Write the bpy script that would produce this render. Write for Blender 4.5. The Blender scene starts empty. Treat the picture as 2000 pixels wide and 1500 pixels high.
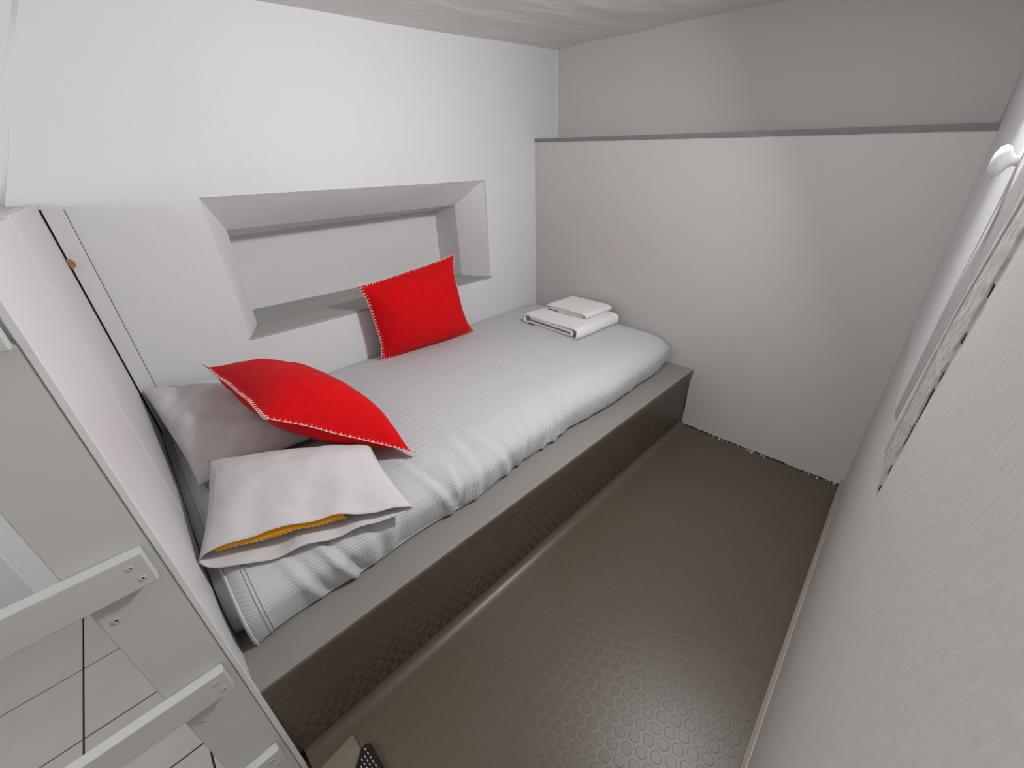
import bpy, bmesh, math, random
from mathutils import Vector, Matrix, noise
random.seed(7)
C = bpy.context.scene
S = 1.25                                    # metres per working unit; working origin = camera, nook floor at z=-1

def P(x, y, z): return Vector((x * S, y * S, (z + 1) * S))

# ---------------------------------------------------------------- camera
cam = bpy.data.cameras.new('camera'); cam.sensor_width = 36; cam.lens = 36 * 779.86 / 2000; cam.clip_start = 0.01
co = bpy.data.objects.new('camera', cam); C.collection.objects.link(co); C.camera = co
Rm = Matrix(((0.71765214, 0.35266597, -0.60050156), (-0.69544884, 0.31783616, -0.64446186), (-0.03641866, 0.88011755, 0.47335693)))
co.matrix_world = Matrix.Translation(P(0, 0, 0)) @ Rm.to_4x4()

# ---------------------------------------------------------------- world, lights, exposure
w = bpy.data.worlds.new('world'); C.world = w; w.use_nodes = True
w.node_tree.nodes['Background'].inputs[0].default_value = (0.9, 0.93, 1, 1); w.node_tree.nodes['Background'].inputs[1].default_value = 0.3
def area(name, loc, target, size, power, col=(0.97, 0.975, 1.0)):
    l = bpy.data.lights.new(name, 'AREA'); l.shape = 'DISK'; l.size = size; l.energy = power; l.color = col
    o = bpy.data.objects.new(name, l); C.collection.objects.link(o); o.location = loc
    o.rotation_euler = (target - loc).to_track_quat('-Z', 'Y').to_euler(); return o
area('wall_lamp_light', P(0.95, 0.09, 0.30), P(0.24, 1.0, -0.17), 0.12, 17.0)
area('next_room_light', P(-1.2, 0.5, 0.0), P(0.6, 0.7, -0.4), 0.5, 12.8)
C.view_settings.view_transform = 'Standard'; C.view_settings.look = 'None'
C.view_settings.gamma = 1; C.view_settings.use_curve_mapping = False; C.view_settings.exposure = 0.0

# ---------------------------------------------------------------- materials
def lin(v): return tuple((c / 12.92 if c <= 0.04045 else ((c + 0.055) / 1.055) ** 2.4) for c in [k / 255 for k in v]) + (1,)
def mat(name, rgb, rough=0.6, bump=0.0, scale=20, detail=4, var=0.0, vscale=3, spec=0.4, bump2=0, scale2=100, sheen=0, stretch=(1, 1, 1), wave=None, dist=0.01):
    m = bpy.data.materials.new(name); m.use_nodes = True; nt = m.node_tree; N = nt.nodes; L = nt.links
    b = N['Principled BSDF']; b.inputs['Roughness'].default_value = rough; b.inputs['Specular IOR Level'].default_value = spec
    if sheen: b.inputs['Sheen Weight'].default_value = sheen
    tc = N.new('ShaderNodeTexCoord'); mp = N.new('ShaderNodeMapping'); mp.inputs['Scale'].default_value = stretch
    L.new(tc.outputs['Object'], mp.inputs['Vector'])
    base = lin(rgb)
    if var:
        n = N.new('ShaderNodeTexNoise'); n.inputs['Scale'].default_value = vscale; n.inputs['Detail'].default_value = 5
        L.new(mp.outputs[0], n.inputs['Vector'])
        mx = N.new('ShaderNodeMix'); mx.data_type = 'RGBA'
        r = N.new('ShaderNodeMapRange'); r.inputs[1].default_value = 0.3; r.inputs[2].default_value = 0.7
        L.new(n.outputs[0], r.inputs[0]); L.new(r.outputs[0], mx.inputs[0])
        mx.inputs[6].default_value = tuple(c * (1 - var) for c in base[:3]) + (1,); mx.inputs[7].default_value = tuple(min(1, c * (1 + var)) for c in base[:3]) + (1,)
        L.new(mx.outputs[2], b.inputs['Base Color'])
    else: b.inputs['Base Color'].default_value = base
    last = None
    for (st, sc, dt) in ((bump, scale, detail), (bump2, scale2, 2)):
        if st:
            n = N.new('ShaderNodeTexNoise'); n.inputs['Scale'].default_value = sc; n.inputs['Detail'].default_value = dt
            L.new(mp.outputs[0], n.inputs['Vector'])
            bp = N.new('ShaderNodeBump'); bp.inputs['Strength'].default_value = st; bp.inputs['Distance'].default_value = dist
            L.new(n.outputs[0], bp.inputs['Height'])
            if last: L.new(last.outputs[0], bp.inputs['Normal'])
            last = bp
    if wave:                                 # wave = (strength, scale, rotation xyz): woven ribs as fine relief
        mp2 = N.new('ShaderNodeMapping'); mp2.inputs['Rotation'].default_value = wave[2]; L.new(tc.outputs['Object'], mp2.inputs['Vector'])
        wv = N.new('ShaderNodeTexWave'); wv.bands_direction = 'Z'; wv.inputs['Scale'].default_value = wave[1]; wv.inputs['Distortion'].default_value = 0.6; wv.inputs['Detail Scale'].default_value = 0.4
        L.new(mp2.outputs[0], wv.inputs['Vector'])
        bp = N.new('ShaderNodeBump'); bp.inputs['Strength'].default_value = wave[0]; bp.inputs['Distance'].default_value = 0.002
        L.new(wv.outputs[1], bp.inputs['Height'])
        if last: L.new(last.outputs[0], bp.inputs['Normal'])
        last = bp
    if last: L.new(last.outputs[0], b.inputs['Normal'])
    return m
M = dict(
    plaster=mat('white_plaster', (217, 217, 217), 0.55, 0.34, 2.6, 5, 0.015, 2, bump2=0.03, scale2=50, dist=0.03),
    farwall=mat('grey_white_paint', (199, 196, 193), 0.5, 0.10, 6, 3, 0.012, 2),
    rough=mat('textured_plaster', (208, 205, 201), 0.55, 0.22, 85, 2, 0.01, 3, dist=0.004, stretch=(1.5, 1, 0.8)),
    ceil=mat('brushed_ceiling_plaster', (228, 225, 222), 0.7, 0.7, 3.2, 5, 0.03, 3, stretch=(0.7, 2.2, 1), dist=0.03),
    niche=mat('niche_plaster', (226, 224, 224), 0.6, 0.3, 12, 4, 0.02, 5, stretch=(0.5, 1, 1)),
    sill=mat('grey_sill_paint', (166, 166, 162), 0.5, 0.1, 20, 3, 0.03, 8),
    edge=mat('grey_edge_trim', (128, 127, 126), 0.6, 0.4, 40, 4, 0.08, 18),
    vinyl=mat('taupe_vinyl', (90, 80, 67), 0.38, 0.05, 5, 2, 0.02, 3, spec=0.45),
    baseb=mat('beige_baseboard', (170, 160, 148), 0.5, 0.1, 30),
    board=mat('white_painted_board', (216, 215, 214), 0.42, 0.05, 25, 3, 0.01, 4),
    ladder=mat('greyish_white_wood_paint', (192, 191, 188), 0.42, 0.08, 30, 3, 0.012, 6, stretch=(1, 1, 0.3)),
    gapm=mat('dark_gap', (28, 27, 26), 0.9),
    screw=mat('painted_screw', (176, 174, 170), 0.4),
    screwd=mat('dark_recess_and_shadow', (70, 64, 58), 0.6),
    cork=mat('tan_wood', (158, 112, 72), 0.7, 0.3, 60, 3, 0.1, 40),
    brown=mat('bare_brown_wood', (96, 70, 50), 0.7, 0.3, 30, 3, 0.15, 20, stretch=(4, 1, 1)),
    tile=mat('light_grey_tile', (190, 186, 180), 0.45, 0.05, 30, 3, 0.03, 9),
    grout=mat('dark_grout', (62, 57, 52), 0.9),
    sheet=mat('white_sheet', (200, 199, 201), 0.85, 0.3, 14, 3, 0.0, spec=0.1, sheen=0.1),
    duvet=mat('ribbed_duvet', (194, 195, 197), 0.8, 0.25, 16, 3, 0.0, spec=0.12, sheen=0.1, wave=(0.32, 42, (math.radians(14), 0, math.radians(-8)))),
    pillow=mat('white_pillowcase', (208, 203, 203), 0.85, 0.35, 11, 4, 0.0, spec=0.1, sheen=0.1),
    orange=mat('orange_ticking', (240, 160, 30), 0.8, 0.1, 60, 2, spec=0.1),
    thread=mat('white_thread', (235, 228, 222), 0.8, spec=0.1),
    red=mat('red_wool', (205, 16, 21), 0.92, 0.5, 300, 2, 0.06, 40, spec=0.08, sheen=0.05, dist=0.002),
    towel=mat('white_terry', (236, 235, 233), 0.95, 0.6, 220, 2, 0.0, spec=0.05, sheen=0.2, dist=0.004),
    gloss=mat('white_gloss', (232, 232, 234), 0.15, spec=0.6),
    door=mat('white_door_paint', (214, 214, 214), 0.4, 0.05, 20),
    jamb=mat('jamb_paint_with_shade', (158, 157, 155), 0.5, 0.2, 40),  # the jamb's shade is put into this grey
    casing=mat('rough_casing_paint', (184, 181, 178), 0.55, 0.5, 45, 4, 0.04, 30),
    rust=mat('brown_gap', (52, 36, 28), 0.9),
    black=mat('black_yarn', (24, 22, 22), 0.9),
    cream=mat('cream_yarn', (186, 178, 166), 0.9),
    ptop=mat('grey_platform_paint', (140, 136, 130), 0.36, 0.08, 6, 3, 0.03, 4, spec=0.5),
    lino=mat('pale_taupe_strip', (120, 110, 95), 0.5, 0.1, 30, 3, 0.04, 20),
)

# ---------------------------------------------------------------- helpers
def link(name, bm, m, parent=None, smooth=False, mods=None, recalc=True):
    if recalc: bmesh.ops.recalc_face_normals(bm, faces=bm.faces)
    me = bpy.data.meshes.new(name); bm.to_mesh(me); bm.free()
    if isinstance(m, (list, tuple)):
        for k in m: me.materials.append(M[k])
    else: me.materials.append(M[m])
    if smooth:
        for p in me.polygons: p.use_smooth = True
    o = bpy.data.objects.new(name, me); C.collection.objects.link(o)
    if parent: o.parent = parent; o.matrix_parent_inverse = parent.matrix_world.inverted()
    return o
def empty(name, loc, label, cat, group=None):
    o = bpy.data.objects.new(name, None); C.collection.objects.link(o); o.location = loc; o.empty_display_size = 0.05
    o.matrix_world = Matrix.Translation(loc)
    return tag(o, label, cat, group)
def tag(o, label, cat, group=None):
    o['label'] = label; o['category'] = cat
    if group: o['group'] = group
    return o
def struct(o): o['kind'] = 'structure'; return o
def box(bm, x0, x1, y0, y1, z0, z1):
    v = [bm.verts.new(P(x, y, z)) for x in (x0, x1) for y in (y0, y1) for z in (z0, z1)]
    for f in ((0, 1, 3, 2), (4, 6, 7, 5), (0, 4, 5, 1), (2, 3, 7, 6), (0, 2, 6, 4), (1, 5, 7, 3)): bm.faces.new([v[i] for i in f])
    return v
def boxobj(name, dims, m, parent=None, bev=0.0, seg=2):
    bm = bmesh.new(); box(bm, *dims)
    if bev: bmesh.ops.bevel(bm, geom=bm.edges[:], offset=bev, segments=seg, affect='EDGES', profile=0.5)
    return link(name, bm, m, parent)
def quads(bm, pts, faces):
    v = [bm.verts.new(p) for p in pts]
    for f in faces: bm.faces.new([v[i] for i in f])
def prism(bm, poly, off):                      # poly: list of Vector, off: Vector
    a = [bm.verts.new(p) for p in poly]; b = [bm.verts.new(p + off) for p in poly]; n = len(poly)
    bm.faces.new(a); bm.faces.new(b[::-1])
    for i in range(n): bm.faces.new((a[i], a[(i + 1) % n], b[(i + 1) % n], b[i]))
def tube(bm, pts, r, n=6):
    rings = []
    for i, p in enumerate(pts):
        d = (pts[min(i + 1, len(pts) - 1)] - pts[max(i - 1, 0)]).normalized()
        a = d.orthogonal().normalized(); b = d.cross(a)
        if rings:
            a = (pa - d * pa.dot(d)).normalized(); b = d.cross(a)
        pa = a
        rings.append([bm.verts.new(p + (a * math.cos(t) + b * math.sin(t)) * r) for t in [k * 2 * math.pi / n for k in range(n)]])
    for r0, r1 in zip(rings, rings[1:]):
        for k in range(n): bm.faces.new((r0[k], r0[(k + 1) % n], r1[(k + 1) % n], r1[k]))
    bm.faces.new(rings[0]); bm.faces.new(rings[-1][::-1])

# ================================================================= SETTING
YW = 1.41; XF = 1.512; XU = 1.66; ZT = -1.08
Yr = lambda x, z: -0.011 - 0.036 * (1.508 - x) + 0.013 * (z + 0.7)     # the old right wall is slightly out of true
Zc = lambda x, y: 0.446 + 0.0385 * (x - 1.66) + 0.043 * (y - 1.4)

# back wall (long wall with niche): grid with a hole, left end folds slightly away along a plaster ridge
NO = dict(x0=0.213, x1=1.208, z0=-0.432, z1=-0.036)
bm = bmesh.new()
xs = [-1.5, -0.8, -0.4, -0.2, -0.1, 0.0, 0.1, 0.213, 0.4, 0.7, 1.0, 1.208, 1.4, XU + 0.02]
zs = [ZT - 0.02, -0.8, -0.6, -0.432, -0.25, -0.1, -0.036, 0.08, 0.2, 0.32, 0.5]
def backy(x, z):
    xr = -0.12 + 0.485 * (z + 0.0)                        # ridge line
    return YW
g = {}
for i, x in enumerate(xs):
    for j, z in enumerate(zs):
        xx = x
        g[i, j] = bm.verts.new(P(xx, backy(xx, z) + 0.0, z))
for i in range(len(xs) - 1):
    for j in range(len(zs) - 1):
        xm = (xs[i] + xs[i + 1]) / 2; zm = (zs[j] + zs[j + 1]) / 2
        if 0.213 < xm < 1.208 and -0.432 < zm < -0.036: continue
        bm.faces.new((g[i, j], g[i + 1, j], g[i + 1, j + 1], g[i, j + 1]))
wb = struct(link('wall_back', bm, 'plaster'))
# plaster ridge at the left end of the wall
bm = bmesh.new(); tube(bm, [P(-0.135, YW + 0.0080, -0.03), P(-0.08, YW + 0.0080, 0.08), P(-0.03, YW + 0.0080, 0.2), P(0.055, YW + 0.0080, 0.36)], 0.0115, 10)
link('plaster_ridge', bm, 'plaster', wb, True)
# niche: splayed reveal, inner recess
bm = bmesh.new()
o4 = [(0.213, YW, -0.432), (1.208, YW, -0.432), (1.203, YW, -0.034), (0.213, YW, -0.038)]
i4 = [(0.268, 1.55, -0.433), (1.147, 1.55, -0.43), (1.146, 1.55, -0.128), (0.274, 1.55, -0.133)]
r4 = [(0.268, 1.745, -0.434), (1.150, 1.72, -0.432), (1.152, 1.72, -0.157), (0.276, 1.745, -0.172)]
for a, b_ in ((o4, i4), (i4, r4)):
    for k in range(1, 4):
        n = (k + 1) % 4
        q = [bm.verts.new(P(*t)) for t in (a[k], a[n], b_[n], b_[k])]
        # subdivided later
        bm.faces.new(q)
bm.faces.new([bm.verts.new(P(*t)) for t in r4])
bmesh.ops.subdivide_edges(bm, edges=bm.edges[:], cuts=5, use_grid_fill=True)
for v in bm.verts:
    n_ = noise.noise_vector(v.co * 5) * 0.004
    if v.co.y > (YW + 0.01) * S: v.co += n_
bmesh.ops.remove_doubles(bm, verts=bm.verts[:], dist=0.0005)
link('niche_reveal', bm, 'niche', wb, recalc=True)
bm = bmesh.new(); prism(bm, [P(*t) for t in ((0.211, YW - 0.003, -0.431), (1.214, YW - 0.003, -0.431), (1.150, 1.55, -0.431), (1.153, 1.74, -0.431), (0.262, 1.75, -0.431), (0.268, 1.548, -0.431))], Vector((0, 0, -0.008)))
link('niche_sill', bm, 'sill', wb)

# far wall: recessed upper wall, protruding lower partition with grey top edge trim
bm = bmesh.new()
quads(bm, [P(XU, YW + 0.03, -0.2), P(XU, -0.12, -0.2), P(XU, -0.12, 0.5), P(XU, YW + 0.03, 0.5)], [(0, 1, 2, 3)])
wf = struct(link('wall_far', bm, 'farwall'))
zt = lambda y: 0.050 + (0.112 - 0.050) * y / 1.40
bm = bmesh.new()
y0, y1 = -0.11, YW + 0.01
prism(bm, [P(XF, y0, -1.1), P(XF, y1, -1.1), P(XF, y1, zt(y1)), P(XF, y0, zt(y0))], Vector((0.15 * S, 0, 0)))
wp = struct(link('wall_far_lower', bm, 'farwall', wf))
bm = bmesh.new()
pts = []; rnd = random.Random(3)
n = 40; top = []; bot = []
for k in range(n + 1):
    y = y0 + (YW - 0.002 - y0) * k / n; th = 0.0155 - 0.0020 * y / 1.4 + rnd.uniform(-0.0007, 0.0007)
    top.append(P(XF - 0.0025, y, zt(y) + 0.002)); bot.append(P(XF - 0.0025, y, zt(y) + 0.002 - th))
prism(bm, top + bot[::-1], Vector((0.02 * S, 0, 0)))
struct(link('trim_1', bm, 'edge'))

# ragged caulk bead down the upper corner
rnd = random.Random(12); bm = bmesh.new()
tube(bm, [P(XU - 0.001 + rnd.uniform(-0.0015, 0.0015), YW - 0.001 + rnd.uniform(-0.0015, 0.0015), 0.118 + 0.325 * k / 40) for k in range(41)], 0.0055, 8)
link('corner_bead', bm, 'plaster', wf, True)

# right wall
bm = bmesh.new()
xs2 = [-1.5, -0.5, 0, 0.25, 0.5, 0.8, 1.1, 1.4, 1.68]; zs2 = [ZT - 0.02, -1, -0.7, -0.4, -0.1, 0.2, 0.5]
g = {(i, j): bm.verts.new(P(x, Yr(x, z), z)) for i, x in enumerate(xs2) for j, z in enumerate(zs2)}
for i in range(len(xs2) - 1):
    for j in range(len(zs2) - 1): bm.faces.new((g[i, j], g[i + 1, j], g[i + 1, j + 1], g[i, j + 1]))
wr = struct(link('wall_right', bm, 'rough'))
# room's left end and the wall behind are out of view; close the small room
bm = bmesh.new(); quads(bm, [P(-1.5, -1.7, -1.1), P(-1.5, 1.6, -1.1), P(-1.5, 1.6, 0.5), P(-1.5, -1.7, 0.5)], [(0, 1, 2, 3)])
struct(link('wall_left', bm, 'plaster'))

# ceiling
bm = bmesh.new(); NX, NY = 60, 50; g = {}
for i in range(NX + 1):
    for j in range(NY + 1):
        x = -1.5 + (XU + 0.02 + 1.5) * i / NX; y = -0.12 + (YW + 0.15 + 0.12) * j / NY
        v = Vector((x * 1.6, y * 3.2, 0)); dz = noise.noise(v) * 0.012 + noise.noise(v * 2.1) * 0.004 + noise.noise(v * 6) * 0.0012
        g[i, j] = bm.verts.new(P(x, y, Zc(x, y) + dz - 0.004))
for i in range(NX):
    for j in range(NY): bm.faces.new((g[i, j], g[i + 1, j], g[i + 1, j + 1], g[i, j + 1]))
struct(link('ceiling', bm, 'ceil', smooth=True))

# nook floor with cove up to the bed platform: one bent vinyl sheet with raised studs
XL = -0.075                                   # left end of nook floor and platform
YR = 0.556; ZP = -0.738; RC = 0.022
prof = [(-0.10, -1.0), (YR - RC * 1.4, -1.0)]
for k in range(1, 7):
    a = k / 6 * math.pi / 2; prof.append((YR - RC * 1.4 + RC * 1.4 * math.sin(a), -1 + RC * (1 - math.cos(a))))
prof += [(YR - 0.004, -0.80), (YR - 0.010, ZP - 0.010)]
for k in range(1, 5):
    a = k / 4 * math.pi / 2; prof.append((YR - 0.010 + 0.010 * (1 - math.cos(a)), ZP - 0.010 + 0.010 * math.sin(a)))
prof_floor = prof[:8]; prof_riser = prof[7:] + [(YW, ZP), (YW, -1.02), (YR + 0.02, -1.02)]
bm = bmesh.new(); sec = prof_floor + [(YR + 0.01, -1.0 - 0.015), (-0.10, -1.015)]
prism(bm, [P(XL, y, z) for y, z in sec], Vector(((XF + 0.01 - XL) * S, 0, 0)))
fl = struct(link('floor', bm, 'vinyl'))
for p in fl.data.polygons: p.use_smooth = abs(p.normal.x) < 0.5
try: fl.data.set_sharp_from_angle(angle=math.radians(40))
except Exception: pass
bm = bmesh.new(); prism(bm, [P(XL - 0.012, y, z) for y, z in prof_riser], Vector(((XF + 0.01 - XL + 0.012) * S, 0, 0)))
plat = link('bed_platform', bm, 'vinyl')
for p in plat.data.polygons: p.use_smooth = abs(p.normal.x) < 0.5
try: plat.data.set_sharp_from_angle(angle=math.radians(40))
except Exception: pass
tag(plat, 'low grey-taupe bed platform covered in studded vinyl under the mattress', 'bed platform')
pt_ = boxobj('top_sheet', (XL - 0.012, XF + 0.002, YR - 0.0085, YW - 0.002, ZP - 0.004, ZP + 0.0012), 'ptop', plat, 0.0012); pt_['label'] = 'smooth lighter grey top surface'
def studs(x0, x1, a0, a1, frame, parent, h=0.00045, seg=14):
    bm = bmesh.new(); pitch = 0.0270; r = 0.0105; row = 0
    a = a0
    while a < a1:
        x = x0 + (pitch / 2 if row % 2 else 0)
        while x < x1:
            c0 = frame(x, a, 0)
            ring = []
            for (rr, hh) in ((r, 0.0), (r * 0.97, h * 0.8), (r * 0.92, h)):
                ring.append([bm.verts.new(frame(x + rr * math.cos(t), a + rr * math.sin(t), hh)) for t in [k * 2 * math.pi / seg for k in range(seg)]])
            for q in (0, 1):
                for k in range(seg): bm.faces.new((ring[q][k], ring[q][(k + 1) % seg], ring[q + 1][(k + 1) % seg], ring[q + 1][k]))
            bm.faces.new(ring[2])
            x += pitch
        a += pitch * 0.866; row += 1
    o = link('raised_studs', bm, 'vinyl', parent, recalc=False)
    o['kind'] = 'stuff'; return o
studs(XL + 0.02, XF - 0.02, -0.02, YR - 0.045, lambda x, y, h: P(x, y, -1.0 + h), fl)
def rf(x, a, h):
    z = a; y = YR - 0.004 * (z + 0.978) / 0.178 if z < -0.8 else YR - 0.004 - 0.006 * (z + 0.8) / 0.052
    return P(x, y - h, z)
studs(XL + 0.01, XF - 0.02, -0.965, ZP - 0.022, rf, plat, h=0.00035)

# cracked gap lines where vinyl meets the far wall (dark joint with flaked paint)
bm = bmesh.new(); rnd = random.Random(5)
def ragged(bm, pts, wdt, off):
    t = []; b = []
    for p in pts:
        t.append(p); b.append(p + wdt * rnd.uniform(0.2, 1.0))
    prism(bm, t + b[::-1], off)
ragged(bm, [P(XF - 0.001, y, -0.9995) for y in [YR - 0.02 - 0.56 * k / 60 for k in range(61)]], Vector((0, 0, 0.006)), Vector((0.002, 0, 0)))
ragged(bm, [P(XF - 0.001, YR - 0.002, z) for z in [-0.985 + 0.24 * k / 40 for k in range(41)]], Vector((0, -0.0045, 0)), Vector((0.002, 0, 0)))
joint = link('paint_gap', bm, 'gapm', wf)
bm = bmesh.new()
for k in range(26):
    y = random.uniform(-0.015, 0.5); y = y * abs(y / 0.5) ** 0.4 if y > 0 else y; s = random.uniform(0.0015, 0.005)
    box(bm, XF - 0.002 - s * random.uniform(0, 4), XF - 0.001, y, y + s, -0.9998, -0.9985)
flk = link('paint_flakes', bm, 'board', fl); flk['kind'] = 'stuff'

# baseboard along the right wall
bm = bmesh.new()
secx = [-0.05, XF]
def bsec(x):
    y = Yr(x, -1)
    return [P(x, y - 0.004, -1.0), P(x, y + 0.009, -1.0), P(x, y + 0.009, -0.982), P(x, y + 0.006, -0.977), P(x, y + 0.0025, -0.972), P(x, y - 0.004, -0.970)]
A_ = [bm.verts.new(p) for p in bsec(secx[0])]; B_ = [bm.verts.new(p) for p in bsec(secx[1])]
bm.faces.new(A_); bm.faces.new(B_[::-1])
for k in range(6): bm.faces.new((A_[k], A_[(k + 1) % 6], B_[(k + 1) % 6], B_[k]))
struct(link('baseboard_right', bm, 'baseb'))

# lower tiled floor left of the nook: individual tiles on a dark grout bed
bm = bmesh.new(); box(bm, -1.5, XL, -1.0, YW, ZT - 0.03, ZT - 0.003)
tf = struct(link('floor_lower', bm, 'grout'))
tp = 0.186 * 1.08; gx0 = -0.397 * 1.08; gy0 = 0.911 * 1.08
tmesh = None
for i in range(-5, 3):
    for j in range(-7, 4):
        x0 = gx0 + i * tp + 0.0018; x1 = gx0 + (i + 1) * tp - 0.0018; y0_ = gy0 + j * tp + 0.0018; y1_ = gy0 + (j + 1) * tp - 0.0018
        if x0 > XL - 0.01 or y0_ > YW - 0.01: continue
        cx, cy = (x0 + x1) / 2, (y0_ + y1_) / 2
        clip = x1 > XL or y1_ > YW
        if tmesh is None or clip:
            bm = bmesh.new(); box(bm, x0, min(x1, XL), y0_, min(y1_, YW), ZT - 0.008, ZT)
            o_ = P(cx, cy, ZT)
            for v in bm.verts: v.co -= o_
            bmesh.ops.bevel(bm, geom=[e for e in bm.edges if all(v.co.z > -0.001 for v in e.verts)], offset=0.0012, segments=1, affect='EDGES')
            t = link('tile', bm, 'tile', tf)
            if not clip: tmesh = t.data
        else:
            t = bpy.data.objects.new('tile', tmesh); C.collection.objects.link(t); t.parent = tf
        t.location = P(cx, cy, ZT)

# ================================================================= PARTITION, LADDER
XP = -0.085
pt = empty('headboard_partition', P(XP, 0.97, ZT), 'white board partition closing off the head end of the bed', 'partition')
boxobj('front_board', (XP - 0.018, XP - 0.001, 0.552, 0.893, -1.0, -0.034), 'board', pt, 0.0015)
boxobj('rear_board', (XP - 0.018, XP, 0.897, YW - 0.008, -1.0, -0.030), 'board', pt, 0.0015)
boxobj('seam_strip', (XP - 0.016, XP - 0.0035, 0.890, 0.900, -1.0, -0.040), 'baseb', pt)
boxobj('top_cap', (-0.32, XP - 0.004, 0.56, YW - 0.004, -0.052, -0.031), 'ladder', pt, 0.0015)
boxobj('rear_post', (-0.303, -0.255, 0.90, 0.93, -0.655, -0.052), 'board', pt, 0.0015)
boxobj('shadow_gap', (XP - 0.016, XP + 0.0035, YW - 0.0075, YW - 0.0005, -0.735, -0.041), 'gapm', pt)
wbd = boxobj('edge_board', (XP + 0.0036, -0.047, YW - 0.010, YW - 0.0002, -0.735, -0.043), 'board', None, 0.0015)
tag(wbd, 'narrow white vertical board on the back wall beside the partition', 'board')
bm = bmesh.new(); prism(bm, [P(XP + 0.001, YW - 0.0115, z) + Vector((dx, 0, 0)) for z, dx in ((-0.145, 0.0), (-0.147, 0.009), (-0.154, 0.015), (-0.162, 0.013), (-0.167, 0.003), (-0.16, 0.0))], Vector((0, -0.012, 0)))
tag(link('wood_wedge', bm, 'cork'), 'small tan wooden wedge stuck in the dark gap near the top of the partition', 'wedge')

lad = empty('bunk_ladder', P(-0.16, 0.53, ZT), 'white painted wooden ladder with broad stile and flat screwed rungs at lower left', 'ladder')
YL = 0.537
bm = bmesh.new(); box(bm, -0.163, XP - 0.004, YL, YL + 0.014, ZT, -0.118); bmesh.ops.bevel(bm, geom=bm.edges[:], offset=0.0015, segments=2, affect='EDGES')
link('stile', bm, 'ladder', lad)
boxobj('stile_edge_strip', (XP - 0.0035, XP + 0.0035, YL, YL + 0.013, ZT, -0.03), 'board', lad, 0.0012)
bm = bmesh.new(); box(bm, -0.64, -0.567, YL, YL + 0.014, ZT, -0.118); bmesh.ops.bevel(bm, geom=bm.edges[:], offset=0.0015, segments=2, affect='EDGES')
link('stile', bm, 'ladder', lad)
def screw(x, y, z, r, parent):
    bm = bmesh.new(); n = 14
    rg = [[bm.verts.new(P(x, y, z) + Vector((math.cos(t) * rr, -d, math.sin(t) * rr))) for t in [k * 2 * math.pi / n for k in range(n)]] for rr, d in ((r, 0), (r * 0.92, 0.0012), (r * 0.45, 0.0014), (r * 0.3, 0.0002))]
    for q in range(3):
        for k in range(n): bm.faces.new((rg[q][k], rg[q][(k + 1) % n], rg[q + 1][(k + 1) % n], rg[q + 1][k]))
    bm.faces.new(rg[3])
    o = link('screw', bm, ['screw', 'screwd'], parent, True)
    o.data.polygons[len(o.data.polygons) - 1].material_index = 1
RT = 0.016
for zt_, zb_ in ((-0.072, -0.120), (-0.365, -0.412), (-0.612, -0.659), (-0.862, -0.909)):
    rg = boxobj('rung', (-0.64, XP - 0.012 if zt_ < -0.1 else XP - 0.006, YL - RT, YL - 0.0003, zb_, zt_), 'ladder', lad, 0.002)
    if zt_ < -0.1:
        screw(-0.1115, YL - RT, zt_ - 0.014, 0.0042, rg); screw(-0.1075, YL - RT, zt_ - 0.034, 0.0042, rg)
        screw(-0.150, YL, zt_ - 0.085, 0.0055, lad)

# ================================================================= BED
def sm(t): t = max(0, min(1, t)); return t * t * (3 - 2 * t)
bed = None
# mattress with fitted sheet
bm = bmesh.new()
msec = [(0.680, ZP + 0.002), (0.664, ZP + 0.012), (0.657, -0.705), (0.662, -0.680), (0.682, -0.656), (0.715, -0.640), (0.775, -0.629), (1.0, -0.626), (YW - 0.006, -0.626), (YW - 0.004, -0.632), (YW - 0.004, ZP + 0.002)]
NM = 24; rows = []
for k in range(NM + 1):
    x = XP + 0.0015 + (1.45 - XP) * k / NM
    e = max(0, 1 - k / 1.0) * 0.010 + max(0, (k - NM + 1)) * 0.03
    rows.append([bm.verts.new(P(x, y + (e if y < 0.8 else 0), z - (e * 0.7 if z > -0.66 else 0))) for y, z in msec])
for r0, r1 in zip(rows, rows[1:]):
    for q in range(len(msec)): bm.faces.new((r0[q], r0[(q + 1) % len(msec)], r1[(q + 1) % len(msec)], r1[q]))
bm.faces.new(rows[0]); bm.faces.new(rows[-1][::-1])
mt = link('mattress', bm, 'sheet', smooth=True)
tag(mt, 'mattress in a white fitted sheet, showing at the head end of the bed', 'mattress')
# duvet: swept sheet
NX, NY = 300, 90
X0, X1 = -0.066, 1.507
rw_ = random.Random(11)
folds = []      # (xtop, ytop-arc, xbot, width, amp)
for (xa, xb, s0, s1, wd, am) in ((0.80, 0.70, 0.62, 1.0, 0.008, 0.008), (0.845, 0.75, 0.60, 1.0, 0.007, 0.009), (0.64, 0.60, 0.62, 1.0, 0.012, 0.006), (0.30, 0.36, 0.55, 0.9, 0.012, 0.005), (0.16, 0.17, 0.5, 0.9, 0.014, 0.005), (0.46, 0.44, 0.55, 0.95, 0.014, 0.005),
        (0.06, 0.13, 0.58, 1.0, 0.010, 0.009), (0.01, 0.06, 0.6, 1.0, 0.010, 0.006), (0.24, 0.20, 0.55, 1.0, 0.016, 0.005), (0.95, 0.92, 0.65, 1.0, 0.02, 0.003), (1.2, 1.17, 0.65, 1, 0.02, 0.003), (0.50, 0.56, 0.58, 1.0, 0.015, 0.006), (0.84, 0.80, 0.65, 1.0, 0.02, 0.003), (0.40, 0.37, 0.62, 1.0, 0.010, 0.005)):
    folds.append((xa, xb, s0, s1, wd, am))
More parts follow.
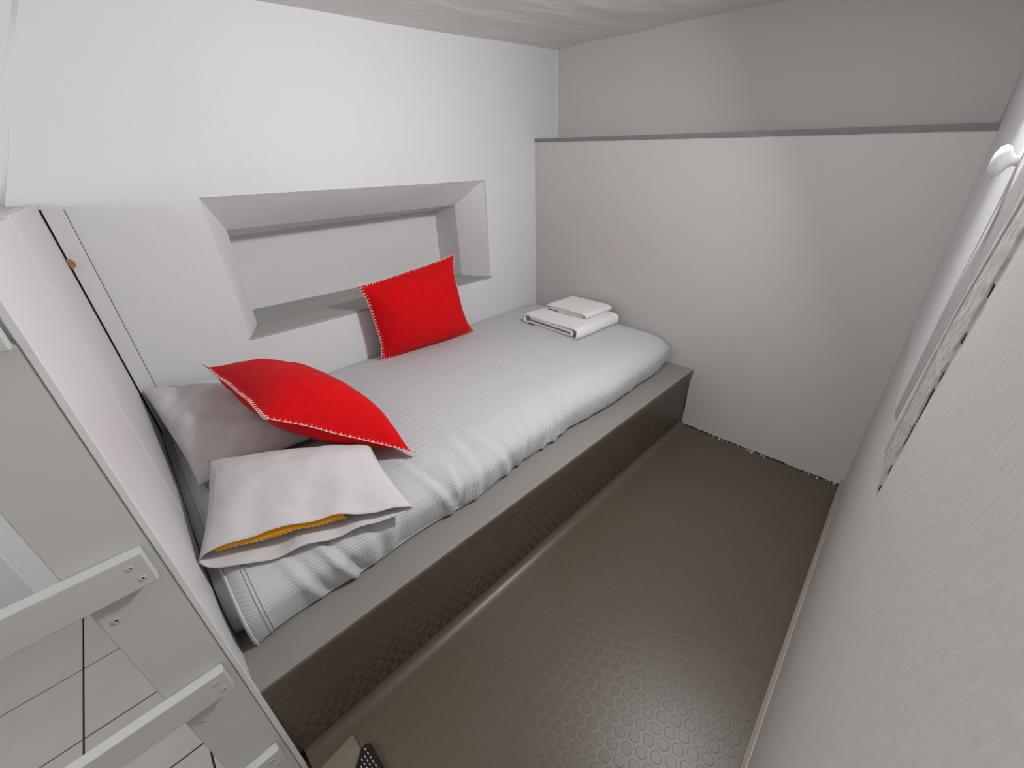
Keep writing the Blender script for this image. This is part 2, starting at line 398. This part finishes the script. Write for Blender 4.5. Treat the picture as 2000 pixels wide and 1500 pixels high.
def duvet_point(x, s):
    """s in [0,1]: 0 at the wall, .62 start of the front roll, 1 tucked at the bottom"""
    s1 = 0.60
    wav = 0.007 * math.sin(x * 9.1 + 0.6) + 0.004 * math.sin(x * 21 + 1.7)
    yfront = 0.628 - 0.012 * (1 - sm((x + 0.05) / 0.9)) - 0.004 * sm((x - 1.2) / 0.3)
    ztop = -0.612; zb = ZP + 0.006
    Ry = 0.150; Rz = (ztop - zb)
    if s < s1:
        t = s / s1; y = (YW - 0.004) + (yfront + Ry - (YW - 0.004)) * t
        z = ztop - 0.012 * (1 - sm(t * 12)) + 0.004 * math.sin(t * 3.1)
        nrm = Vector((0, 0, 1)); u = 0
    else:
        u = (s - s1) / (1 - s1); a = u * 2.55
        y = yfront + Ry - Ry * math.sin(min(a, math.pi * 0.5)) if a < math.pi / 2 else yfront + wav * sm(u * 2) + 0.030 * (1 - math.sin(a))
        if a < math.pi / 2:
            z = ztop - Rz * 0.50 * (1 - math.cos(a)) ** 1.15; y += wav * sm(u * 2)
        else:
            z = ztop - Rz * 0.50 - Rz * 0.50 * (-math.cos(a)) / (-math.cos(2.55))
        nrm = Vector((0, -math.sin(min(a, 1.8)), math.cos(min(a, 1.8))))
    # the far end rolls down along the far panel
    e = (x - (X1 - 0.07)) / 0.07
    if e > 0: z -= 0.030 * (1 - math.sqrt(max(0, 1 - min(1, e) ** 2)))
    corner = sm((x - 1.38) / 0.13)
    if s > s1: y += 0.016 * corner * sm((s - s1) / 0.2)
    e2 = (X0 + 0.035 - x) / 0.035
    if e2 > 0: z -= 0.016 * e2 * e2; y += 0.012 * e2 * e2 * (1 if s > s1 else 0)
    d = 0
    for (xa, xb, s0, s1_, wd, am) in folds:
        t = (s - s0) / (s1_ - s0)
        if 0 < t < 1.0 or t >= 1:
            t = min(t, 1); xc = xa + (xb - xa) * t
            k = (x - xc) / wd
            d += am * sm(t * 2.2) * (math.exp(-k * k) - 0.8 * math.exp(-(k - 1.7) ** 2))
    p = Vector((x, y, z))
    d += noise.noise(Vector((x * 5, y * 5, z * 5))) * 0.007 * (0.35 + sm(u * 3)) + noise.noise(Vector((x * 14, y * 11, z * 11 + 4))) * 0.003 * (0.2 + sm(u * 3))
    if s < 0.02 or s > 0.985: d *= 0.1
    p += nrm * d
    return p
bm = bmesh.new(); g = {}
for i in range(NX + 1):
    for j in range(NY + 1):
        x = X0 + (X1 - X0) * i / NX; s = j / NY; s = s if s < 0.5 else s
        p = duvet_point(x, s); p.z = max(p.z, ZP + 0.003)
        g[i, j] = bm.verts.new(P(*p))
for i in range(NX):
    for j in range(NY): bm.faces.new((g[i, j], g[i + 1, j], g[i + 1, j + 1], g[i, j + 1]))
# closing skirts at both ends and below so the duvet has body
for i in (NX,):
    prev = None
    for j in range(NY + 1):
        q = g[i, j].co.copy(); q.z = P(0, 0, ZP + 0.0035).z; q.x += (0.012 if i == 0 else -0.002) * S
        v = bm.verts.new(q)
        if prev: bm.faces.new((g[i, j - 1], g[i, j], v, prev))
        prev = v
dv = link('duvet', bm, 'duvet', smooth=True)
tag(dv, 'white duvet with fine woven ribs spread over the whole bed', 'duvet')
# hem of the duvet at the head end: stitched double band
bm = bmesh.new()
for (xh, r) in ((X0 + 0.004, 0.0022), (X0 + 0.030, 0.0010), (X0 + 0.036, 0.0010)):
    tube(bm, [P(*(duvet_point(xh, k / 160) + Vector((0, -0.0006 if k > 120 else 0, 0.0012)))) for k in range(20, 158)], r * S, 6)
link('hem', bm, 'sheet', dv, True)

# ---- pillows
def patch(c00, c10, c11, c01, u, v):
    return c00 * (1 - u) * (1 - v) + c10 * u * (1 - v) + c11 * u * v + c01 * (1 - u) * v
def cushion(name, corners, T, Tb, m, parent, N=44, pinch=0.06, flange=0.03, wr=0.004, seed=0, bow=(0, 0, 0), ex=0.5, ears=0.0):
    """corners: 4 world points (A,B,C,D) in order; returns rim points (list of Vector) and normal. closed mesh."""
    A, B, Cc, D = corners
    nrm = ((B - A).cross(D - A)).normalized()
    cen = (A + B + Cc + D) / 4
    bm = bmesh.new(); T_ = {}; B_ = {}; 
    def pos(u, v, side):
        a = 2 * u - 1; b = 2 * v - 1
        # edges bow inwards between the corners
        pu = (pinch if isinstance(pinch, float) else pinch[1 if a > 0 else 0]); pv = (pinch if isinstance(pinch, float) else pinch[3 if b > 0 else 2])
        uu = 0.5 + (a * (1 - pu * (1 - abs(b) ** 3.4) * abs(a))) / 2; vv = 0.5 + (b * (1 - pv * (1 - abs(a) ** 3.4) * abs(b))) / 2
        p = patch(A, B, Cc, D, uu, vv)
        fa = max(0, 1 - (abs(a) / (1 - flange)) ** 2.6) if abs(a) < 1 - flange else 0; fb = max(0, 1 - (abs(b) / (1 - flange)) ** 2.6) if abs(b) < 1 - flange else 0
        h = (fa * fb) ** ex
        n = noise.noise(p * 7 + Vector((seed, 0, 0))) * wr * 2 + noise.noise(p * 19 + Vector((seed, 3, 0))) * wr
        edgew = noise.noise(p * 9 + Vector((seed + 5, 0, 0))) * wr * 1.2
        # radial creases near the corners
        r_ = math.atan2(1 - abs(b), 1 - abs(a)); cr = math.sin(r_ * 14 + seed) * wr * 0.7 * max(0, (abs(a) * abs(b)) - 0.35) * h * 3
        k = (T if side > 0 else -Tb) * h
        return p + nrm * (k + (n * side if False else n) * min(1, h * 2) + edgew + cr + bow[0] * a * a + bow[1] * b * b + bow[2] * a * b)
    for side, G in ((1, T_), (-1, B_)):
        for i in range(N + 1):
            for j in range(N + 1):
                rim = i in (0, N) or j in (0, N)
                if side < 0 and rim: G[i, j] = T_[i, j]; continue
                # denser sampling near the rim
                f = lambda t: 0.5 - 0.5 * math.cos(math.pi * t)
                u = 0.65 * f(i / N) + 0.35 * i / N; v = 0.65 * f(j / N) + 0.35 * j / N
                p_ = pos(u, v, side)
                if flange and (i in (1, 2) or j in (1, 2) or i in (N - 1, N - 2) or j in (N - 1, N - 2)): p_ += nrm * side * 0.0012
                G[i, j] = bm.verts.new(p_)
        for i in range(N):
            for j in range(N):
                q = (G[i, j], G[i + 1, j], G[i + 1, j + 1], G[i, j + 1])
                bm.faces.new(q if side > 0 else q[::-1])
    rim = [T_[i, 0].co.copy() for i in range(N)] + [T_[N, j].co.copy() for j in range(N)] + [T_[N - i, N].co.copy() for i in range(N)] + [T_[0, N - j].co.copy() for j in range(N)]
    o = link(name, bm, m, parent, True)
    return o, rim, nrm, cen
def resample(loop, step):
    pts = loop + [loop[0]]; out = []; acc = 0; need = 0
    for a, b in zip(pts, pts[1:]):
        L = (b - a).length; t = 0
        while acc + (L - t) >= need:
            t += need - acc; out.append((a + (b - a) * (t / L), (b - a).normalized())); acc = 0; need = step
        acc += L - t
    return out
def blanket_stitch(parent, rim, nrm, cen, step=0.0130, length=0.013, r=0.0011):
    bm = bmesh.new()
    pts = resample(rim, step)
    for p, d in pts:
        inn = nrm.cross(d).normalized()
        if inn.dot(cen - p) < 0: inn = -inn
        l_ = length * random.uniform(0.85, 1.15); sk = d * random.uniform(-0.002, 0.002)
        q = [p + inn * l_ + nrm * 0.0026 + sk, p + inn * l_ * 0.3 + nrm * 0.0030, p - inn * 0.0030 + nrm * 0.0004, p + inn * l_ * 0.3 - nrm * 0.0030, p + inn * l_ - nrm * 0.0026 + sk]
        tube(bm, q, r, 5)
    tube(bm, [p - nrm.cross(d) * 0 for p, d in pts] + [pts[0][0]], r * 0.9, 5)
    o = link('blanket_stitching', bm, 'thread', parent, True); o['kind'] = 'stuff'
    return o

# back pillow (lies flat in the head corner)
boxobj('edge_shadow_line', (-0.0472, -0.0458, YW - 0.003, YW - 0.0002, -0.62, -0.043), 'screwd', wbd)  # thin dark strip, the shadow line along the board's edge painted in
pb = [P(-0.078, 1.385, -0.492), P(-0.045, 0.975, -0.585), P(0.30, 0.955, -0.580), P(0.30, 1.385, -0.572)]
o, *_ = cushion('pillow', pb, 0.052 * S, 0.022 * S, 'pillow', None, pinch=0.03, flange=0.015, wr=0.009, seed=3.1, ex=0.5)
tag(o, 'white pillow lying in the head corner of the bed under the tilted red cushion', 'pillow', 'white pillows at the head of the bed')

# front pillow: pillowcase open at the near edge, orange ticking inside
def open_pillow():
    A = P(-0.012, 0.985, -0.545); D = P(0.275, 0.80, -0.560)        # far edge (left, right)
    B = P(-0.084, 0.735, -0.588); Cc = P(0.262, 0.598, -0.612)       # near, open edge (left, right)
    N = 46; bm = bmesh.new(); up = Vector((0, 0, 1)); top = {}; bot = {}
    def pos(u, v, side):      # u: left to right, v: far to near
        a = 2 * u - 1
        p = patch(A, D, Cc, B, u, v)
        # side edges bow a little
        p += (A - D).normalized() * (0.010 * math.sin(v * math.pi)) * (-1 if a > 0 else 1) * abs(a) ** 3 * -1
        hu = max(0, 1 - abs(a) ** 2.6) ** 0.55
        hv = (1 - (1 - min(1, v * 2.2)) ** 2) ** 0.6
        near = sm((v - 0.55) / 0.45)
        puff = (0.048 * S) * hu * hv * (1 - near) + near * (0.020 * S) * hu * (1.3 - 0.8 * u)
        if side < 0: puff = -(0.020 * S) * hu * hv * (1 - near) - near * 0.013 * S * hu ** 0.8 * (1.25 - 0.6 * u)
        p = p + up * puff
        n = noise.noise(p * 8 + Vector((1.7, side, 0))) * 0.009 + noise.noise(p * 22 + Vector((4, side, 0))) * 0.004
        # long creases running from the open edge
        n += 0.004 * math.sin(u * 23 + v * 5 + side) * sm((v - 0.5) / 0.5) * hu
        p += up * n * (0.25 + 0.75 * hu)
        if side > 0: p += (A - B).normalized() * 0.004 * near * math.sin(u * math.pi); p += up * 0.010 * S * near * math.sin(u ** 0.6 * math.pi)
        else: p -= (A - B).normalized() * (0.026 * near * math.sin(u ** 0.7 * math.pi) * (1.25 - u)); p += up * (-0.004 * near * u ** 2)
        return p
    for side, G in ((1, top), (-1, bot)):
        for i in range(N + 1):
            for j in range(N + 1):
                if side < 0 and (i in (0, N) or j == 0): G[i, j] = top[i, j]; continue
                G[i, j] = bm.verts.new(pos(i / N, j / N, side))
        for i in range(N):
            for j in range(N):
                q = (G[i, j], G[i + 1, j], G[i + 1, j + 1], G[i, j + 1]); bm.faces.new(q if side < 0 else q[::-1])
    lips = [[top[i, N].co.copy() for i in range(N + 1)], [bot[i, N].co.copy() for i in range(N + 1)]]
    mid = [(top[i, N - 7].co + bot[i, N - 7].co) / 2 for i in range(N + 1)]
    fwd = (Cc - D).normalized()
    seams = {q: [top[q, j].co.copy() + up * 0.0004 for j in range(2, N - 1)] for q in (3, 5)}
    innerf = [[top[i, N - 2].co.copy() - up * 0.0045 for i in range(3, N - 15)], [bot[i, N - 6].co.copy() + up * 0.004 for i in range(3, N - 15)]]
    o = link('pillow', bm, 'pillow', None, True, recalc=False)
    md = o.modifiers.new('cloth', 'SOLIDIFY'); md.thickness = 0.0016; md.offset = 0
    tag(o, 'white pillow nearest the ladder, its open case showing orange ticking', 'pillow', 'white pillows at the head of the bed')
    bm = bmesh.new()
    for lp in lips: tube(bm, lp, 0.0017, 6)
    link('case_hem', bm, 'pillow', o, True)
    bm = bmesh.new()
    for q in (3, 5): tube(bm, seams[q], 0.0009, 5)
    link('side_seam', bm, 'pillow', o, True)
    # orange inner pillow
    bm = bmesh.new(); n = len(innerf[0]); K = 8; rows = []
    for k in range(K + 1):
        t = k / K; row = []
        for a_, b_ in zip(*innerf):
            tt = t * 0.62; c_ = a_ * (1 - tt) + b_ * tt
            c_ = c_ + fwd * (0.002 + 0.010 * S * math.sin(t * math.pi)) - fwd * 0.03 * max(0, t - 0.85)
            row.append(bm.verts.new(c_))
        rows.append(row)
    for k in range(K):
        for i in range(n - 1): bm.faces.new((rows[k][i], rows[k][i + 1], rows[k + 1][i + 1], rows[k + 1][i]))
    zz = [r.co.copy() for r in rows[4]]; zl = [r.co.copy() for r in rows[7]]
    inn = link('inner_pillow', bm, 'orange', o, True); inn['label'] = 'orange inner pillow inside the open case'
    bm = bmesh.new(); pts = []
    m = 2 * (len(zz) - 1)
    dirn = (Cc - D).normalized() * 0.002
    for q in range(m + 1):
        i = q / 2; i0 = int(min(i, len(zz) - 1)); i1 = min(i0 + 1, len(zz) - 1); f = i - i0
        src = zz if q % 2 == 0 else zl
        pts.append(src[i0] * (1 - f) + src[i1] * f + dirn)
    tube(bm, pts, 0.0009, 5)
    zo = link('zigzag_stitching', bm, 'thread', inn); zo['kind'] = 'stuff'
    return o
open_pillow()

# red cushion lying tilted on the pillows
ca = [P(0.062, 1.25, -0.420), P(0.103, 0.868, -0.432), P(0.358, 0.732, -0.600), P(0.325, 1.10, -0.590)]
o, rim, nr, cen = cushion('cushion', ca, 0.095 * S, 0.055 * S, 'red', None, pinch=0.05, flange=0.05, wr=0.004, seed=8.0, ex=0.62)
tag(o, 'red cushion with white blanket stitching tilted on top of the white pillows', 'cushion', 'red cushions on the bed')
blanket_stitch(o, rim, nr, cen)
# red cushion leaning on the back wall
cb = [P(0.556, 1.345, -0.332), P(0.575, 1.325, -0.606), P(0.995, 1.295, -0.606), P(0.985, 1.365, -0.292)]
o, rim, nr, cen = cushion('cushion', cb, 0.068 * S, 0.030 * S, 'red', None, pinch=(0.04, -0.07, 0.09, 0.13), flange=0.05, wr=0.0035, seed=1.0, ex=0.6)
tag(o, 'red cushion with white blanket stitching standing against the wall below the niche', 'cushion', 'red cushions on the bed')
blanket_stitch(o, rim, nr, cen, step=0.0135)

# ---- towels: folded ribbons of terry
def towel(name, x0, x1, path, th, label, ang=0, cx=0, cy=0, zb=0, seed=0):
    bm = bmesh.new(); n = 26; rows = []
    L = len(path)
    # left/right offset outline of the folded ribbon
    def off(sgn):
        out = []
        for i, (y, z) in enumerate(path):
            a = path[max(0, i - 1)]; b = path[min(L - 1, i + 1)]
            dy, dz = b[0] - a[0], b[1] - a[1]; l = math.hypot(dy, dz) or 1
            out.append((y - sgn * dz / l * th / 2, z + sgn * dy / l * th / 2))
        return out
    outl = off(1) + off(-1)[::-1]
    for k in range(n + 1):
        x = x0 + (x1 - x0) * k / n; row = []
        for q, (y, z) in enumerate(outl):
            p = Vector((x, y, z))
            p.x += 0.010 * noise.noise(Vector((y * 14 + seed, z * 40, 1))) * (1 if k < 3 or k > n - 3 else 0.4)
            d = noise.noise(Vector((x * 9, y * 9 + seed, z * 15))) * 0.0035
            p.z += d * (z - zb) / 0.04; p.y += noise.noise(Vector((x * 8, seed, z * 12))) * 0.003
            # soft end rounding
            c_, s_ = math.cos(ang), math.sin(ang); X_, Y_ = p.x - cx, p.y - cy
            row.append(bm.verts.new(P(cx + X_ * c_ - Y_ * s_, cy + X_ * s_ + Y_ * c_, max(p.z, zb + 0.0005))))
        rows.append(row)
    m = len(outl)
    for r0, r1 in zip(rows, rows[1:]):
        for q in range(m): bm.faces.new((r0[q], r0[(q + 1) % m], r1[(q + 1) % m], r1[q]))
    for row in (rows[0], rows[-1]):
        h = m // 2
        for q in range(h - 1): bm.faces.new((row[q], row[q + 1], row[m - 2 - q], row[m - 1 - q]))
    o = link(name, bm, 'towel', None, True)
    md = o.modifiers.new('bevel', 'BEVEL'); md.width = 0.003; md.segments = 2; md.limit_method = 'ANGLE'; md.angle_limit = math.radians(50)
    return tag(o, label, 'towel')
def spiral(y0, y1, zb, h, th, layers=2):
    """folded-over cross-section: outer wrap with inner return layers"""
    pts = []; hh = h - th; zc = zb + h / 2; R0 = hh / 2
    # start: bottom layer from inside, round the near end, over the top, round the far end, back along the bottom and in
    def arc(cx, cz, r, a0, a1, n=8): return [(cx + r * math.cos(a0 + (a1 - a0) * k / n), cz + r * math.sin(a0 + (a1 - a0) * k / n)) for k in range(n + 1)]
    pts += [(y1 - 0.07, zb + th / 2), (y0 + R0 + 0.03, zb + th / 2)]
    pts += arc(y0 + R0 + th / 2, zb + th / 2 + R0, R0, -math.pi / 2, -3 * math.pi / 2)
    for k in range(1, 6): pts.append((y0 + R0 + (y1 - y0 - 2 * R0) * k / 6, zb + h - th / 2 + 0.001 * math.sin(k)))
    R1 = R0 - 0.0005
    pts += arc(y1 - R1 - th / 2, zb + h - th / 2 - R1, R1, math.pi / 2, -math.pi / 2 + 0.5)
    zi = zb + th * 1.65
    pts += [(y1 - R0 * 1.9, zi), (y0 + R0 * 2.6, zi)]
    Ri = (h - 3.3 * th) / 2
    pts += arc(y0 + R0 * 2.2, zi + Ri, Ri, -math.pi / 2, -3 * math.pi / 2, 6)
    pts += [(y0 + R0 * 3, zi + 2 * Ri), (y1 - R0 * 2.2, zi + 2 * Ri)]
    return pts
ZM = -0.613
towel('bath_towel', 1.205, 1.475, spiral(0.885, 1.205, ZM, 0.050, 0.0095), 0.0095, 'large folded white bath towel at the foot of the bed, under the small towel', ang=-0.05, cx=1.33, cy=1.04, zb=ZM, seed=2)
towel('hand_towel', 1.315, 1.490, spiral(0.935, 1.165, ZM + 0.049, 0.026, 0.006), 0.006, 'small folded white hand towel on top of the large towel', ang=-0.05, cx=1.38, cy=1.05, zb=ZM + 0.049, seed=5)

# ================================================================= DOOR IN RIGHT WALL
def onwall(pts, off0, off1):
    a = [P(x, Yr(x, z) + off0, z) for x, z in pts]
    return a, Vector((0, (off1 - off0) * S, 0))
def wallprism(name, pts, off0, off1, m, parent=None):
    bm = bmesh.new(); a, d = onwall(pts, off0, off1); prism(bm, a, d); return link(name, bm, m, parent)
ZD = -0.385
dr = struct(wallprism('door_1', [(0.855, ZD), (XF - 0.002, ZD), (XF - 0.002, 0.30), (0.72, 0.30), (0.76, 0.0), (0.835, -0.208)], -0.004, 0.0012, 'door'))
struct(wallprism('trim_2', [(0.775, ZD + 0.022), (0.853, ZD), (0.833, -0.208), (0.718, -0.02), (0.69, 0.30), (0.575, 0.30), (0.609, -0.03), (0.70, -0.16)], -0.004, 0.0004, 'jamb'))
rnd = random.Random(9)
zc_ = [ZD + 0.012 + (0.30 - ZD) * k / 60 for k in range(61)]
def lerp_tab(z, tab):
    for (z0, x0), (z1, x1) in zip(tab, tab[1:]):
        if z <= z1: return x0 + (x1 - x0) * max(0, (z - z0)) / (z1 - z0)
    return tab[-1][1]
inner = [(-0.38, 0.700), (-0.16, 0.662), (-0.037, 0.585), (0.3, 0.50)]; outer = [(-0.38, 0.590), (-0.21, 0.553), (-0.05, 0.500), (0.3, 0.42)]
pl = [(lerp_tab(z, inner), z) for z in zc_] + [(lerp_tab(z, outer) + rnd.uniform(-0.004, 0.004), z) for z in zc_[::-1]]
tr = struct(wallprism('trim_3', pl, -0.004, 0.0022, 'casing'))
pl = [(lerp_tab(z, inner) + 0.002, z) for z in zc_] + [(lerp_tab(z, inner) - 0.016, z) for z in zc_[::-1]]
wallprism('bead', pl, 0.0, 0.0034, 'casing', tr)
# brown ragged gap between casing and plaster
def gapseg(k0, k1):
    ps = [(lerp_tab(zc_[k], outer) + 0.004, zc_[k]) for k in range(k0, k1 + 1)] + [(lerp_tab(zc_[k], outer) - 0.005 + rnd.uniform(-0.002, 0.002), zc_[k]) for k in range(k1, k0 - 1, -1)]
    return ps
bm = bmesh.new()
for k0, k1 in ((0, 1), (3, 4), (7, 14), (15, 16), (19, 20), (23, 24)):
    a, d = onwall(gapseg(k0, k1), 0.0, 0.0006); prism(bm, a, d)
link('open_joint', bm, 'rust', tr)
# knob
bm = bmesh.new()
kc = P(0.775, Yr(0.775, -0.013), -0.0125); prof = [(0.0, 0.0), (0.006, 0.0), (0.0055, 0.006), (0.010, 0.010), (0.0165, 0.014), (0.0185, 0.019), (0.0165, 0.0245), (0.010, 0.028), (0.0, 0.0292)]
n = 24; rings = []
for r, h in prof: rings.append([bm.verts.new(kc + Vector((math.cos(t) * r * 1.15, h, math.sin(t) * r * 1.15))) for t in [k * 2 * math.pi / n for k in range(n)]])
for r0, r1 in zip(rings, rings[1:]):
    for k in range(n): bm.faces.new((r0[k], r0[(k + 1) % n], r1[(k + 1) % n], r1[k]))
bmesh.ops.remove_doubles(bm, verts=bm.verts[:], dist=0.0001)
link('door_knob', bm, 'gloss', dr, True)

# ================================================================= SMALL THINGS AT THE NOOK'S LEFT END
bm = bmesh.new(); prism(bm, [P(-0.0745, 0.513, -0.9995), P(0.004, 0.521, -0.9995), P(0.006, 0.40, -0.9995), P(-0.0745, 0.40, -0.9995)], Vector((0, 0, 0.003)))
tag(link('vinyl_offcut', bm, 'lino'), 'pale rectangular vinyl offcut on the floor by the platform corner', 'floor patch')
bm = bmesh.new(); box(bm, -0.100, -0.0765, 0.48, 0.572, ZT, -1.006); bmesh.ops.bevel(bm, geom=bm.edges[:], offset=0.002, segments=2, affect='EDGES')
tag(link('wood_block', bm, 'brown'), 'small bare brown wood block at the foot of the ladder', 'wood block')
# woven black and cream mat corner at the bottom edge
mat_root = empty('woven_mat', P(0.02, 0.42, -0.9985), 'corner of a black and cream woven mat on the floor at the bottom edge', 'mat')
bm = bmesh.new(); prism(bm, [P(0.004, 0.482, -0.996), P(0.014, 0.486, -0.996), P(0.022, 0.480, -0.996), P(0.024, 0.468, -0.996), P(0.026, 0.36, -0.996), P(-0.06, 0.34, -0.996), P(-0.05, 0.43, -0.996)], Vector((0, 0, 0.006)))
link('backing', bm, 'black', mat_root)
bm = bmesh.new()
for i in range(22):
    for j in range(10):
        if (i + j) % 2: continue
        u = (i + 0.5) / 22; v = (j + 0.5) / 10
        p = P(0.014, 0.482, -0.990) * (1 - u) * (1 - v) + P(0.024, 0.38, -0.990) * u * (1 - v) + P(-0.055, 0.35, -0.990) * u * v + P(-0.045, 0.43, -0.990) * (1 - u) * v
        p.z = P(0, 0, -0.996).z + 0.006
        e = (P(0.026, 0.36, 0) - P(0.02, 0.480, 0)).normalized() * 0.0048; f_ = Vector((-e.y, e.x, 0)) * 0.45
        vs = [bm.verts.new(p + a * e + b * f_ + Vector((0, 0, h))) for a, b, h in ((-1, -1, -0.001), (1, -1, -0.001), (1, 1, -0.001), (-1, 1, -0.001), (0, 0, 0.0016))]
        for a, b in ((0, 1), (1, 2), (2, 3), (3, 0)): bm.faces.new((vs[a], vs[b], vs[4]))
yo = link('weave', bm, 'cream', mat_root); yo['kind'] = 'stuff'
